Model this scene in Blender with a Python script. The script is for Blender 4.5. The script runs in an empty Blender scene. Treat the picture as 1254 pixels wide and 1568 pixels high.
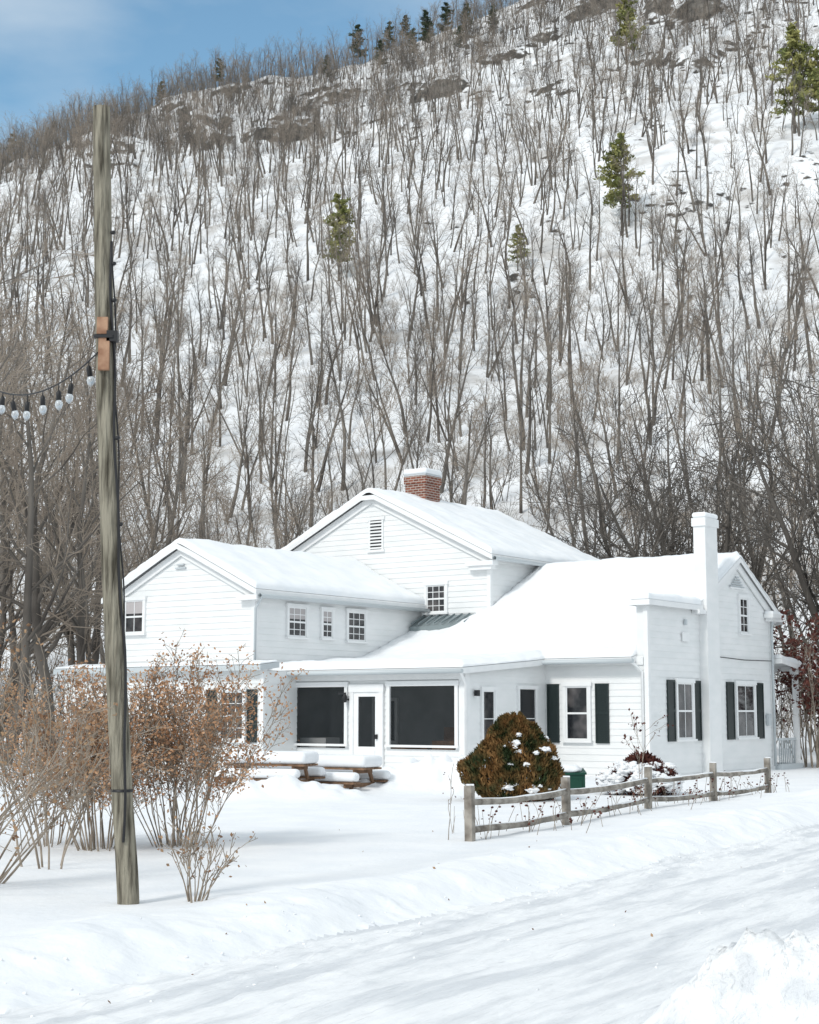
import bpy, bmesh, math, random
from mathutils import Vector, Matrix, noise, Euler
R=random.Random
sc=bpy.context.scene
# ------------------------------------------------------------------ materials
def mat(name, col=(.5,.5,.5), rough=.7, spec=.3, metal=0):
    m=bpy.data.materials.new(name); m.use_nodes=True
    b=m.node_tree.nodes['Principled BSDF']
    b.inputs['Base Color'].default_value=(*col,1); b.inputs['Roughness'].default_value=rough
    b.inputs['Specular IOR Level'].default_value=spec; b.inputs['Metallic'].default_value=metal
    return m
def N(m,t): return m.node_tree.nodes.new(t)
def L(m,a,b): m.node_tree.links.new(a,b)
def noise_col(m, c1, c2, scale=5, detail=6, lo=.35, hi=.65, stretch=(1,1,1), bump=0, bscale=None, bdist=.02, rot=0):
    b=m.node_tree.nodes['Principled BSDF']
    tc=N(m,'ShaderNodeTexCoord'); mp=N(m,'ShaderNodeMapping'); mp.inputs['Scale'].default_value=stretch
    mp0=N(m,'ShaderNodeMapping'); mp0.inputs['Rotation'].default_value=(0,0,rot)
    L(m,tc.outputs['Object'],mp0.inputs['Vector']); L(m,mp0.outputs[0],mp.inputs[0])
    n=N(m,'ShaderNodeTexNoise'); n.inputs['Scale'].default_value=scale; n.inputs['Detail'].default_value=detail
    L(m,mp.outputs['Vector'],n.inputs['Vector'])
    r=N(m,'ShaderNodeValToRGB'); r.color_ramp.elements[0].position=lo; r.color_ramp.elements[1].position=hi
    r.color_ramp.elements[0].color=(*c1,1); r.color_ramp.elements[1].color=(*c2,1)
    L(m,n.outputs['Fac'],r.inputs['Fac']); L(m,r.outputs['Color'],b.inputs['Base Color'])
    if bump:
        n2=N(m,'ShaderNodeTexNoise'); n2.inputs['Scale'].default_value=bscale or scale*3; n2.inputs['Detail'].default_value=8
        L(m,mp.outputs['Vector'],n2.inputs['Vector'])
        bp=N(m,'ShaderNodeBump'); bp.inputs['Strength'].default_value=bump; bp.inputs['Distance'].default_value=bdist
        L(m,n2.outputs['Fac'],bp.inputs['Height']); L(m,bp.outputs['Normal'],b.inputs['Normal'])
    return r
M={}
M['snow']=mat('snow',(.86,.88,.9),.65,.25); noise_col(M['snow'],(.82,.84,.865),(.88,.89,.9),1.2,5,bump=.45,bscale=9,bdist=.03)
M['roofsnow']=mat('roof_snow',(.86,.88,.9),.65,.25); noise_col(M['roofsnow'],(.82,.845,.87),(.88,.89,.9),1.5,5,bump=.3,bscale=5,bdist=.03)
M['road']=mat('packed_snow',(.75,.77,.8),.6,.25); noise_col(M['road'],(.68,.7,.725),(.86,.87,.88),4.5,12,.38,.54,stretch=(1,.12,1),bump=1,bscale=12,bdist=.06,rot=math.radians(30))
M['siding']=mat('white_clapboard',(.8,.81,.81),.5,.35); noise_col(M['siding'],(.75,.765,.765),(.81,.815,.815),1.3,6,stretch=(1,1,2.5))
M['trim']=mat('white_trim',(.8,.81,.81),.45,.35); noise_col(M['trim'],(.77,.78,.785),(.82,.825,.825),3,6)
M['gutter']=mat('gutter_grey',(.5,.54,.56),.4,.5)
M['metalroof']=mat('metal_roof',(.22,.26,.27),.5,.4)
M['shutter']=mat('shutter_green_black',(.012,.022,.022),.45,.4)
M['dark']=mat('dark_iron',(.015,.015,.017),.5,.4)
M['glass']=mat('window_glass',(.05,.055,.06),.06,.5); noise_col(M['glass'],(.015,.017,.02),(.12,.11,.11),1.9,3,.45,.75)
M['screen']=mat('porch_screen',(.01,.012,.015),.3,.3)
ms=bpy.data.materials.new('porch_window_glass'); ms.use_nodes=True; M['mesh']=ms
b=ms.node_tree.nodes['Principled BSDF']; b.inputs['Base Color'].default_value=(.015,.02,.024,1); b.inputs['Roughness'].default_value=.12; b.inputs['Specular IOR Level'].default_value=.45; b.inputs['Alpha'].default_value=.42
M['interior']=mat('porch_interior',(.12,.12,.125),.8,.1); noise_col(M['interior'],(.3,.31,.31),(.44,.45,.45),.8,3)
M['greenbox']=mat('green_plastic',(.01,.06,.04),.5,.3)
M['curtain']=mat('curtain',(.45,.42,.42),.8,.1)
mb=mat('brick',(.3,.1,.06),.85,.1); M['brick']=mb
tc=N(mb,'ShaderNodeTexCoord'); sx=N(mb,'ShaderNodeSeparateXYZ'); ad=N(mb,'ShaderNodeMath'); cx=N(mb,'ShaderNodeCombineXYZ'); br=N(mb,'ShaderNodeTexBrick')
L(mb,tc.outputs['Object'],sx.inputs[0]); L(mb,sx.outputs[0],ad.inputs[0]); L(mb,sx.outputs[1],ad.inputs[1]); L(mb,ad.outputs[0],cx.inputs[0]); L(mb,sx.outputs[2],cx.inputs[1])
L(mb,cx.outputs[0],br.inputs['Vector']); br.inputs['Scale'].default_value=1; br.inputs['Brick Width'].default_value=.22; br.inputs['Row Height'].default_value=.085; br.inputs['Mortar Size'].default_value=.012
br.inputs['Color1'].default_value=(.27,.095,.06,1); br.inputs['Color2'].default_value=(.15,.06,.045,1); br.inputs['Mortar'].default_value=(.42,.38,.34,1)
L(mb,br.outputs['Color'],mb.node_tree.nodes['Principled BSDF'].inputs['Base Color'])
M['pole']=mat('weathered_pole_wood',(.3,.28,.2),.9,.05); noise_col(M['pole'],(.075,.067,.052),(.32,.295,.235),7,12,.34,.6,stretch=(3,3,.3),bump=1,bscale=11,bdist=.05)
M['bracket']=mat('bracket_wood',(.42,.22,.12),.7,.2); noise_col(M['bracket'],(.25,.13,.08),(.42,.26,.17),8,5)
M['fence']=mat('weathered_fence_wood',(.35,.32,.28),.85,.1); noise_col(M['fence'],(.16,.14,.12),(.38,.35,.31),5,8,stretch=(1,1,1),bump=.5,bscale=20)
M['wood']=mat('brown_wood',(.25,.13,.07),.7,.2); noise_col(M['wood'],(.13,.075,.045),(.26,.16,.1),6,6)
M['bulb']=mat('clear_bulb',(.75,.78,.8),.08,.6); 
b=M['bulb'].node_tree.nodes['Principled BSDF']; b.inputs['Transmission Weight'].default_value=.6
def bark(name,c1,c2):
    m=mat(name,c1,.9,.05); noise_col(m,c1,c2,.35,4,.32,.68); return m
M['bark']=bark('bark',(.075,.066,.06),(.22,.2,.178))
M['twig']=bark('twigs',(.2,.165,.135),(.38,.325,.27))
M['darktwig']=bark('dark_twigs',(.085,.078,.072),(.19,.172,.155))
M['shrubwood']=mat('shrub_stems',(.3,.24,.19),.8,.1); noise_col(M['shrubwood'],(.2,.165,.13),(.4,.34,.28),6,5)
def leafm(name,c1,c2,scale=3):
    m=mat(name,c1,.7,.1); noise_col(m,c1,c2,scale,6,.38,.62); return m
M['tanleaf']=leafm('dry_tan_leaves',(.33,.165,.085),(.54,.34,.21),2)
M['budleaf']=leafm('dry_brown_leaves',(.16,.085,.05),(.42,.28,.17),6)
M['red']=leafm('dark_red_leaves',(.06,.02,.02),(.15,.06,.045),8)
M['arbor']=leafm('bronzed_evergreen',(.03,.045,.018),(.26,.14,.055),3.2)
M['pine']=leafm('pine_needles',(.14,.165,.06),(.36,.34,.13),.5)
M['pinedark']=leafm('spruce_needles',(.035,.055,.035),(.08,.1,.06),.5)
mh=mat('snowy_hillside',(.8,.82,.85),.8,.1); M['hill']=mh
r=noise_col(mh,(.56,.55,.54),(.84,.855,.875),.16,12,.34,.48)
g=N(mh,'ShaderNodeNewGeometry'); sp=N(mh,'ShaderNodeSeparateXYZ'); L(mh,g.outputs['Normal'],sp.inputs[0])
rn=N(mh,'ShaderNodeTexNoise'); rn.inputs['Scale'].default_value=.5; rn.inputs['Detail'].default_value=8
tc=N(mh,'ShaderNodeTexCoord'); L(mh,tc.outputs['Object'],rn.inputs['Vector'])
am=N(mh,'ShaderNodeMath'); am.operation='MULTIPLY_ADD'; am.inputs[1].default_value=.9; L(mh,rn.outputs['Fac'],am.inputs[0]); L(mh,sp.outputs[2],am.inputs[2])
mr=N(mh,'ShaderNodeMapRange'); mr.inputs['From Min'].default_value=1.13; mr.inputs['From Max'].default_value=1.07; L(mh,am.outputs[0],mr.inputs['Value'])
mx=N(mh,'ShaderNodeMix'); mx.data_type='RGBA'; L(mh,mr.outputs[0],mx.inputs['Factor']); L(mh,r.outputs['Color'],mx.inputs[6])
rr=N(mh,'ShaderNodeValToRGB'); rr.color_ramp.elements[0].position=.4; rr.color_ramp.elements[1].position=.6
rr.color_ramp.elements[0].color=(.075,.07,.065,1); rr.color_ramp.elements[1].color=(.22,.205,.185,1)
L(mh,rn.outputs['Fac'],rr.inputs['Fac']); L(mh,rr.outputs['Color'],mx.inputs[7]); L(mh,mx.outputs[2],mh.node_tree.nodes['Principled BSDF'].inputs['Base Color'])

# ------------------------------------------------------------------ mesh builder
class MB:
    def __init__(s): s.v=[]; s.f=[]; s.m=[]; s.mats=[]; s.sm=[]
    def mi(s,k):
        if k not in s.mats: s.mats.append(k)
        return s.mats.index(k)
    def face(s,pts,k,smooth=False):
        i=len(s.v); s.v.extend([tuple(p) for p in pts]); s.f.append(tuple(range(i,i+len(pts)))); s.m.append(s.mi(k)); s.sm.append(smooth)
    def box(s,a,b,k):
        x0,y0,z0=[min(a[i],b[i]) for i in range(3)]; x1,y1,z1=[max(a[i],b[i]) for i in range(3)]
        i=len(s.v); s.v+=[(x0,y0,z0),(x1,y0,z0),(x1,y1,z0),(x0,y1,z0),(x0,y0,z1),(x1,y0,z1),(x1,y1,z1),(x0,y1,z1)]
        for f in ((3,2,1,0),(4,5,6,7),(0,1,5,4),(1,2,6,5),(2,3,7,6),(3,0,4,7)):
            s.f.append(tuple(i+j for j in f)); s.m.append(s.mi(k)); s.sm.append(False)
    def beam(s,p,q,w,h,k,up=(0,0,1)):
        p=Vector(p); q=Vector(q); d=(q-p).normalized(); u=Vector(up); sd=d.cross(u).normalized()*(w/2); u=sd.cross(d).normalized()*(h/2)
        i=len(s.v)
        for c in (p,q):
            for a,b in ((-1,-1),(1,-1),(1,1),(-1,1)): s.v.append(tuple(c+sd*a+u*b))
        for f in ((0,1,2,3),(7,6,5,4),(0,4,5,1),(1,5,6,2),(2,6,7,3),(3,7,4,0)):
            s.f.append(tuple(i+j for j in f)); s.m.append(s.mi(k)); s.sm.append(False)
    def prism(s,pts,off,k):
        off=Vector(off); n=len(pts); i=len(s.v); s.v+=[tuple(p) for p in pts]+[tuple(Vector(p)+off) for p in pts]
        s.f.append(tuple(range(i,i+n))); s.f.append(tuple(range(i+2*n-1,i+n-1,-1))); s.m+=[s.mi(k)]*2; s.sm+=[False]*2
        for j in range(n):
            a=(j+1)%n; s.f.append((i+j,i+n+j,i+n+a,i+a)); s.m.append(s.mi(k)); s.sm.append(False)
    def tube(s,pts,rad,n,k,cap=True):
        if n==1:  # thin twig: a single tapering sliver
            p,q=pts[0],pts[-1]; d=q-p; a=d.cross(Vector((.3,.9,.2))); 
            if a.length<1e-5: a=d.orthogonal()
            a=a.normalized()*rad[0]*1.15; s.face([p-a,p+a,q],k); return
        i=len(s.v); prev=None; np_=len(pts)
        for j,p in enumerate(pts):
            d=(pts[min(j+1,np_-1)]-pts[max(j-1,0)])
            if d.length<1e-6: d=Vector((0,0,1))
            d.normalize()
            ref=prev if prev else (Vector((1,0,0)) if abs(d.x)<.9 else Vector((0,1,0)))
            a=(ref-d*ref.dot(d)); 
            if a.length<1e-4: a=d.orthogonal()
            a.normalize(); prev=a; b=d.cross(a)
            for q in range(n):
                t=2*math.pi*q/n; s.v.append(tuple(p+(a*math.cos(t)+b*math.sin(t))*rad[j]))
        mi=s.mi(k)
        for j in range(np_-1):
            for q in range(n):
                q2=(q+1)%n; s.f.append((i+j*n+q,i+j*n+q2,i+(j+1)*n+q2,i+(j+1)*n+q)); s.m.append(mi); s.sm.append(True)
        if cap:
            s.f.append(tuple(i+(np_-1)*n+q for q in range(n))); s.m.append(mi); s.sm.append(False)
    def leaf(s,c,size,rng,k,elong=1.6):
        d=Vector((rng.gauss(0,1),rng.gauss(0,1),rng.gauss(0,1))).normalized(); e=d.orthogonal().normalized(); 
        e=Matrix.Rotation(rng.uniform(0,6.28),3,d)@e; g=d.cross(e)
        s.face([c-e*size*.5*elong,c+g*size*.5,c+e*size*.5*elong,c-g*size*.5],k)
    def blob(s,c,r,k,seed=0,sub=2,squash=.7,amp=.25):
        bm=bmesh.new(); bmesh.ops.create_icosphere(bm,subdivisions=sub,radius=1); i=len(s.v)
        for v in bm.verts:
            n=1+amp*noise.noise(v.co*1.8+Vector((seed*3.1,seed,0))); p=v.co*n; s.v.append((c[0]+p.x*r,c[1]+p.y*r,c[2]+p.z*r*squash))
        for f in bm.faces: s.f.append(tuple(i+v.index for v in f.verts)); s.m.append(s.mi(k)); s.sm.append(True)
        bm.free()
    def mesh(s,name):
        me=bpy.data.meshes.new(name); me.from_pydata(s.v,[],s.f); 
        for k in s.mats: me.materials.append(M[k])
        me.polygons.foreach_set('material_index',s.m); me.polygons.foreach_set('use_smooth',s.sm); me.update(); return me
    def obj(s,name,parent=None,loc=(0,0,0),rot=(0,0,0),link=True):
        o=bpy.data.objects.new(name,s.mesh(name)); o.location=loc; o.rotation_euler=rot
        if link: sc.collection.objects.link(o)
        if parent: o.parent=parent
        return o
def empty(name,loc=(0,0,0),rotz=0):
    o=bpy.data.objects.new(name,None); o.location=loc; o.rotation_euler=(0,0,rotz); sc.collection.objects.link(o); return o
def sstep(a,b,x):
    t=max(0,min(1,(x-a)/(b-a))); return t*t*(3-2*t)
def fbm(x,y,z=0,o=4):
    return noise.fractal(Vector((x,y,z)),1.0,2.0,o)

# ------------------------------------------------------------------ ground
def roade(x,y): return (x+2.56)*.866-(y-10.1)*.5
PILES=[(2.0,9.6,.4,.38),(2.55,9.55,.34,.45),(1.65,9.3,.16,.3),(3.1,9.8,.26,.6),(-3.2,31.0,.45,.5),(-2.5,31.2,.3,.45),(-1.7,31.6,.25,.8),(.35,34.8,.42,.7),(1.0,34.2,.42,.7),(-.3,34.5,.34,.8),(1.7,34.8,.4,.8),(-1.6,34,.2,1.2),
       (5.2,24.5,.08,1.5),(8.5,31,.2,1.5)]
def gz(x,y):
    e=roade(x,y)
    z=.035*fbm(x*.13,y*.13)+.012*fbm(x*.8,y*.8,3)
    edge=e+.3*fbm(x*.45,y*.45,7)
    road=sstep(-.6,.1,edge)
    z-=.16*road
    z+=.08*math.exp(-((edge+.85)/.5)**2)*(1+.8*fbm(x*1.1,y*1.1,5))
    if e>-1.8:
        w=sstep(-1.3,-.3,edge)*math.exp(-max(0,e-.4)/.9)
        l=noise.noise(Vector((x*4.2,y*4.2,1))); z+=.06*w*max(0,l-.14)
        if y<24: l=noise.noise(Vector((x*9,y*9,1))); z+=.035*w*max(0,l-.1)
    if e>0:
        along=(x*.5+y*.866)
        z+=.008*road*fbm(e*2.2,along*.25,9)+.016*road*fbm(e*8,along*1.2,2)
        z+=.35*sstep(6.6,7.6,e)*(1+.4*fbm(x,y))
        for c in (.8,1.0,1.6,1.8,2.6,2.8,3.4,4.2,4.4): z-=.03*math.exp(-((e-c-.2*noise.noise(Vector((along*.12,int(c*1.3),0))))/.06)**2)*(.7+.6*noise.noise(Vector((along*.6,c,3))))
    for px,py,h,rr in PILES:
        d=math.hypot(x-px,y-py)/rr
        if d<3:
            hf=1 if y<20 else .35
            z+=h*math.exp(-d*d)*(1+.5*noise.noise(Vector((x*3.5,y*3.5,h*9)))+.25*hf*noise.noise(Vector((x*8,y*8,4)))+.08*hf*noise.noise(Vector((x*18,y*18,4))))
    return z
def axis(lo,hi,f0,f1,fs,cs):
    a=[]; x=f0
    while x<=f1: a.append(x); x+=fs
    x=f0; st=fs; left=[]
    while x>lo: st=min(st*1.25,cs); x-=st; left.append(x)
    x=a[-1]; st=fs; right=[]
    while x<hi: st=min(st*1.25,cs); x+=st; right.append(x)
    return left[::-1]+a+right
xs=axis(-160,160,-4.6,6,.05,6); ys=[y for y in axis(-60,30,8.3,29,.065,5) if y<29]+axis(29,96,29.05,36,.1,5)
ys=sorted(set(round(y,4) for y in ys))
Z=[[gz(x,y) for x in xs] for y in ys]
def sub_sheet(name,cond,k):
    vid={}; v=[]; f=[]
    for j in range(len(ys)-1):
        for i in range(len(xs)-1):
            e=roade((xs[i]+xs[i+1])/2,(ys[j]+ys[j+1])/2)
            if cond(e):
                q=[]
                for a,b_ in ((i,j),(i+1,j),(i+1,j+1),(i,j+1)):
                    if (a,b_) not in vid: vid[(a,b_)]=len(v); v.append((xs[a],ys[b_],Z[b_][a]))
                    q.append(vid[(a,b_)])
                f.append(q)
    me=bpy.data.meshes.new(name); me.from_pydata(v,[],f); me.materials.append(M[k]); me.polygons.foreach_set('use_smooth',[True]*len(f)); me.update()
    o=bpy.data.objects.new(name,me); sc.collection.objects.link(o); return o
sub_sheet('snowy_ground',lambda e:not(.1<e<6.8),'snow'); sub_sheet('snow_covered_road',lambda e:.1<e<6.8,'road')

# ------------------------------------------------------------------ hill
def hz(x,y):
    xr=x+8*fbm(x*.01,y*.01,1)
    zr=169+.34*max(-300,min(260,xr))+6*math.exp(-((x+62)/32)**2)
    if x>10: zr+=.08*(min(x,200)-10)
    t=(y-80)/300
    if t<=0: return -.6+ (y-80)*.03
    if t<=1: z=zr*t**1.1
    else: z=zr*(1-.25*(t-1)**1.2-.1*(t-1))
    z+=4*fbm(x*.02,y*.02,3)*min(1,t*4)+1.6*fbm(x*.07,y*.07,5)*min(1,t*6)
    if t>.4:
        for yc,h,sd in ((308,3.6,2),(322,3.4,7),(338,3.4,15),(350,3,5),(365,2.5,11),(285,1.8,8)):
            yy=yc+10*noise.noise(Vector((x*.03,sd,0)))+7*noise.noise(Vector((x*.12,sd,1)))
            w=max(0,min(1,.12+2.6*noise.noise(Vector((x*.08,sd*2.3,4)))))
            if w>0: z+=h*w*(sstep(yy-1.6,yy+1.6,y)-sstep(yy+2,yy+12,y))
    return z
def grid_axis(lo,hi,st): return [lo+i*st for i in range(int((hi-lo)/st)+1)]
hx=grid_axis(-330,-152,8)+grid_axis(-150,150,1.8)+grid_axis(156,330,8); hy=grid_axis(72,270,4)+grid_axis(272,400,1.3)+grid_axis(404,560,12)
v=[(x,y,hz(x,y)) for y in hy for x in hx]; nx=len(hx)
f=[(j*nx+i,j*nx+i+1,(j+1)*nx+i+1,(j+1)*nx+i) for j in range(len(hy)-1) for i in range(nx-1)]
me=bpy.data.meshes.new('hillside_terrain'); me.from_pydata(v,[],f); me.materials.append(M['hill']); me.polygons.foreach_set('use_smooth',[True]*len(f)); me.update()
sc.collection.objects.link(bpy.data.objects.new('hillside_terrain',me))

# ------------------------------------------------------------------ trees
def grow(mb,p,d,length,r,lev,rng,P,tips):
    ns=P['seg'][lev]; pts=[Vector(p)]; rad=[r]; d=Vector(d).normalized(); dirs=[d.copy()]
    for i in range(ns):
        w=P['wob'][lev]
        d=(d+Vector((rng.gauss(0,w),rng.gauss(0,w),rng.gauss(0,w)))+Vector((0,0,P['up'][lev]))).normalized()
        pts.append(pts[-1]+d*length/ns); dirs.append(d.copy()); f=(i+1)/ns; rad.append(max(r*(1-f*P['tap'][lev]),P['rmin']))
    mb.tube(pts,rad,P['sides'][lev],P['mat'][lev],cap=False)
    if lev>=P['tiplev']:
        tips.append((pts[-1],d)); 
        if lev>=2: tips.append((pts[len(pts)//2],d))
    if lev+1>=P['levels']: return
    n=P['n'][lev]
    for c in range(n):
        f=P['start'][lev]+(1-P['start'][lev])*((c+rng.random())/n); x=f*ns; i=min(int(x),ns-1); q=pts[i].lerp(pts[i+1],x-i); dd=dirs[i]
        ax=dd.orthogonal().normalized(); ax=Matrix.Rotation(rng.uniform(0,6.283),3,dd)@ax
        ang=math.radians(rng.uniform(*P['ang'][lev])); nd=Matrix.Rotation(ang,3,ax)@dd
        ll=length*P['len'][lev]*rng.uniform(.65,1.15)*(1-(f-P['start'][lev])*P['short'][lev])
        rr=(r*(1-f*P['tap'][lev]))*P['rr'][lev]
        grow(mb,q,nd,ll,max(rr,P['rmin']),lev+1,rng,P,tips)
TP=dict(levels=4,seg=[8,3,2,1],wob=[.06,.12,.16,.2],up=[.03,.12,.08,.05],tap=[.82,.85,.8,.6],sides=[5,3,1,1],mat=['bark','bark','twig','twig'],
        n=[11,7,5],start=[.36,.15,.1],ang=[(20,44),(25,50),(25,50)],len=[.32,.55,.6],short=[.55,.45,.4],rr=[.5,.6,.6],rmin=.012,tiplev=9)
def tree_mesh(seed,H,r,P,lean=.06,fork=False,name='tree'):
    rng=R(seed); m=MB(); d=Vector((rng.gauss(0,lean),rng.gauss(0,lean),1))
    if fork:
        for q in range(2):
            a=rng.uniform(0,6.28); grow(m,(0,0,-.3),d+Vector((math.cos(a),math.sin(a),0))*rng.uniform(.12,.32),H*rng.uniform(.8,1),r*.75,0,rng,P,[])
    else: grow(m,(0,0,-.3),d,H,r,0,rng,P,[])
    return m
col=bpy.data.collections.new('forest_tree_kinds')
NV=16; fc=0
for i in range(NV):
    P=dict(TP)
    if i%3==1: P.update(start=[.5,.15,.15],n=[10,7,5],len=[.26,.55,.6])
    if i%3==2: P.update(ang=[(26,52),(25,55),(25,55)],len=[.36,.5,.55])
    if i%4==1: P.update(mat=['bark','bark','darktwig','darktwig'])
    if i%4==3: P.update(n=[8,6,5])
    m=tree_mesh(100+i,11.5+ (i%4)*1.2,.17+.02*(i%3),P,.08,fork=(i%4==3)); fc+=len(m.f)
    o=m.obj('bare_tree_kind_%02d'%i,link=False); col.objects.link(o)
def scatter(name,pts,collection,realize=True):
    me=bpy.data.meshes.new(name); me.from_pydata([p[0] for p in pts],[],[])
    a=me.attributes.new('rot','FLOAT_VECTOR','POINT'); a.data.foreach_set('vector',[c for p in pts for c in p[1]])
    a=me.attributes.new('scl','FLOAT','POINT'); a.data.foreach_set('value',[p[2] for p in pts])
    a=me.attributes.new('idx','INT','POINT'); a.data.foreach_set('value',[p[3] for p in pts])
    o=bpy.data.objects.new(name,me); sc.collection.objects.link(o)
    ng=bpy.data.node_groups.new(name,'GeometryNodeTree')
    ng.interface.new_socket('Geometry',in_out='INPUT',socket_type='NodeSocketGeometry'); ng.interface.new_socket('Geometry',in_out='OUTPUT',socket_type='NodeSocketGeometry')
    nn=ng.nodes.new; gi=nn('NodeGroupInput'); go=nn('NodeGroupOutput'); iop=nn('GeometryNodeInstanceOnPoints'); ci=nn('GeometryNodeCollectionInfo')
    ci.inputs['Collection'].default_value=collection; ci.inputs['Separate Children'].default_value=True; ci.inputs['Reset Children'].default_value=True
    def na(n,t): x=nn('GeometryNodeInputNamedAttribute'); x.data_type=t; x.inputs['Name'].default_value=n; return [q for q in x.outputs if q.enabled][0]
    lk=ng.links.new; lk(gi.outputs[0],iop.inputs['Points']); lk(ci.outputs[0],iop.inputs['Instance']); iop.inputs['Pick Instance'].default_value=True
    lk(na('idx','INT'),iop.inputs['Instance Index']); lk(na('rot','FLOAT_VECTOR'),iop.inputs['Rotation']); lk(na('scl','FLOAT'),iop.inputs['Scale'])
    if realize:
        rl=nn('GeometryNodeRealizeInstances'); lk(iop.outputs[0],rl.inputs[0]); lk(rl.outputs[0],go.inputs[0])
    else: lk(iop.outputs[0],go.inputs[0])
    md=o.modifiers.new('scatter','NODES'); md.node_group=ng; return o
rng=R(5); pts=[]
y=84.0
while y<396:
    halfw=y*.285+10; st=4.0-.7*sstep(250,340,y)
    x=-halfw
    while x<halfw:
        px=x+rng.uniform(-2.2,2.2); py=y+rng.uniform(-2.2,2.2)
        dens=.82+.45*noise.noise(Vector((px*.03,py*.03,2)))+.15*sstep(280,330,py)
        if px>15 and 130<py<320: dens-=.04
        if rng.random()<dens:
            s=rng.uniform(.5,1.0)*(1 if py<300 else .8)
            pts.append(((px,py,hz(px,py)),(rng.gauss(0,.06),rng.gauss(-.06,.08),rng.uniform(0,6.28)),s,rng.randrange(NV)))
        x+=st
    y+=st
scatter('bare_hillside_forest',pts,col)
print('forest',len(pts))
colb=bpy.data.collections.new('brush_kinds')
BP=dict(TP); BP.update(levels=4,seg=[3,2,1,1],n=[7,5,4],start=[.1,.1,.1],sides=[3,3,1,1],mat=['twig']*4,len=[.5,.5,.5],rmin=.009,ang=[(20,50)]*3)
for i in range(5):
    m=MB(); r2=R(50+i)
    if i==4: BP.update(mat=['darktwig']*4)
    for q in range(4):
        a=r2.uniform(0,6.28); grow(m,(r2.uniform(-.5,.5),r2.uniform(-.5,.5),-.1),(math.cos(a)*.35,math.sin(a)*.35,1),r2.uniform(2.2,4),.035,0,r2,BP,[])
    o=m.obj('brush_kind_%d'%i,link=False); colb.objects.link(o)
pts=[]
for i in range(700):
    py=66+120*rng.random()**1.3; px=rng.uniform(-1,1)*(py*.3+6)
    z=hz(px,py) if py>80 else 0
    pts.append(((px,py,z),(0,0,rng.uniform(0,6.28)),rng.uniform(.6,1.3),rng.randrange(5)))
for i in range(500):
    py=rng.uniform(100,300); px=rng.uniform(-1,1)*(py*.29+6)
    if noise.noise(Vector((px*.05,py*.05,29)))>-.05: pts.append(((px,py,hz(px,py)),(0,0,rng.uniform(0,6.28)),rng.uniform(.6,1.2),rng.randrange(5)))
for i in range(900):
    py=rng.uniform(290,388); px=rng.uniform(-1,1)*(py*.29+6)
    if noise.noise(Vector((px*.04,py*.06,9)))>-.1: pts.append(((px,py,hz(px,py)),(0,0,rng.uniform(0,6.28)),rng.uniform(1,1.8),4))
scatter('bare_brush_thicket',pts,colb)
NP=dict(TP); NP.update(n=[16,7,5],seg=[10,6,3,2],wob=[.07,.14,.18,.2],sides=[7,4,3,3],ang=[(28,60),(28,60),(25,60)],len=[.42,.5,.5],rmin=.009,start=[.25,.12,.12])
near=[tree_mesh(300+i,13,.2,NP,.1,fork=(i%2==0)).mesh('bare_tree') for i in range(5)]
SP=dict(NP); SP.update(start=[.12,.12,.12],ang=[(35,65),(28,60),(25,60)],len=[.6,.5,.5],n=[15,8,6],mat=['bark','bark','darktwig','darktwig'])
m=MB(); r3=R(77)
for q in range(6):
    a=q*1.05+r3.uniform(-.3,.3); grow(m,(0,0,-.2),(math.cos(a)*.6,math.sin(a)*.6,1),8.5,.17,0,r3,SP,[])
spread=m.mesh('spreading_tree')
spots=[(-15.5,52,1.15,0),(-13,58,1.2,1),(-17,62,1.35,2),(-12.2,66,1.1,3),(-19,70,1.4,4),(-10,70,.8,0),(-13.2,46,1.2,3),(-14.5,72,1.2,1),(-8,74,.75,2),
 (16.5,58,.95,1),(20,62,1.15,2),(18,70,1.1,3),(22,72,1.3,0),(14.5,76,.9,4),(9,72,.75,2),(5,75,.75,0),(0,76,.7,3),(-4,74,.65,1),(12,66,.75,0),(17.5,56,1.1,4),(-20,56,1.3,2),(-17.2,66,1.45,0),(-11.5,62,.9,2),(-12.8,50,1.3,4),(-16,76,1.5,2),(-20,80,1.5,0),(-10.8,54,.95,1)]
for i,(x,y,s,k) in enumerate(spots):
    o=bpy.data.objects.new('bare_tree',near[k]); o.location=(x,y,0); o.scale=(s,s,s); o.rotation_euler=(0,0,i*1.7); sc.collection.objects.link(o)
for loc,s,rt in (((11.2,60,1.2),(1.15,1.15,1.3),(0,0,0)),((15.5,54,-.3),(1.15,1.15,1.6),(0,-.14,2)),((8.3,66,.5),(.8,.8,.9),(0,0,4))):
    o=bpy.data.objects.new('spreading_bare_tree',spread); o.location=loc; o.scale=s; o.rotation_euler=rt; sc.collection.objects.link(o)
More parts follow.
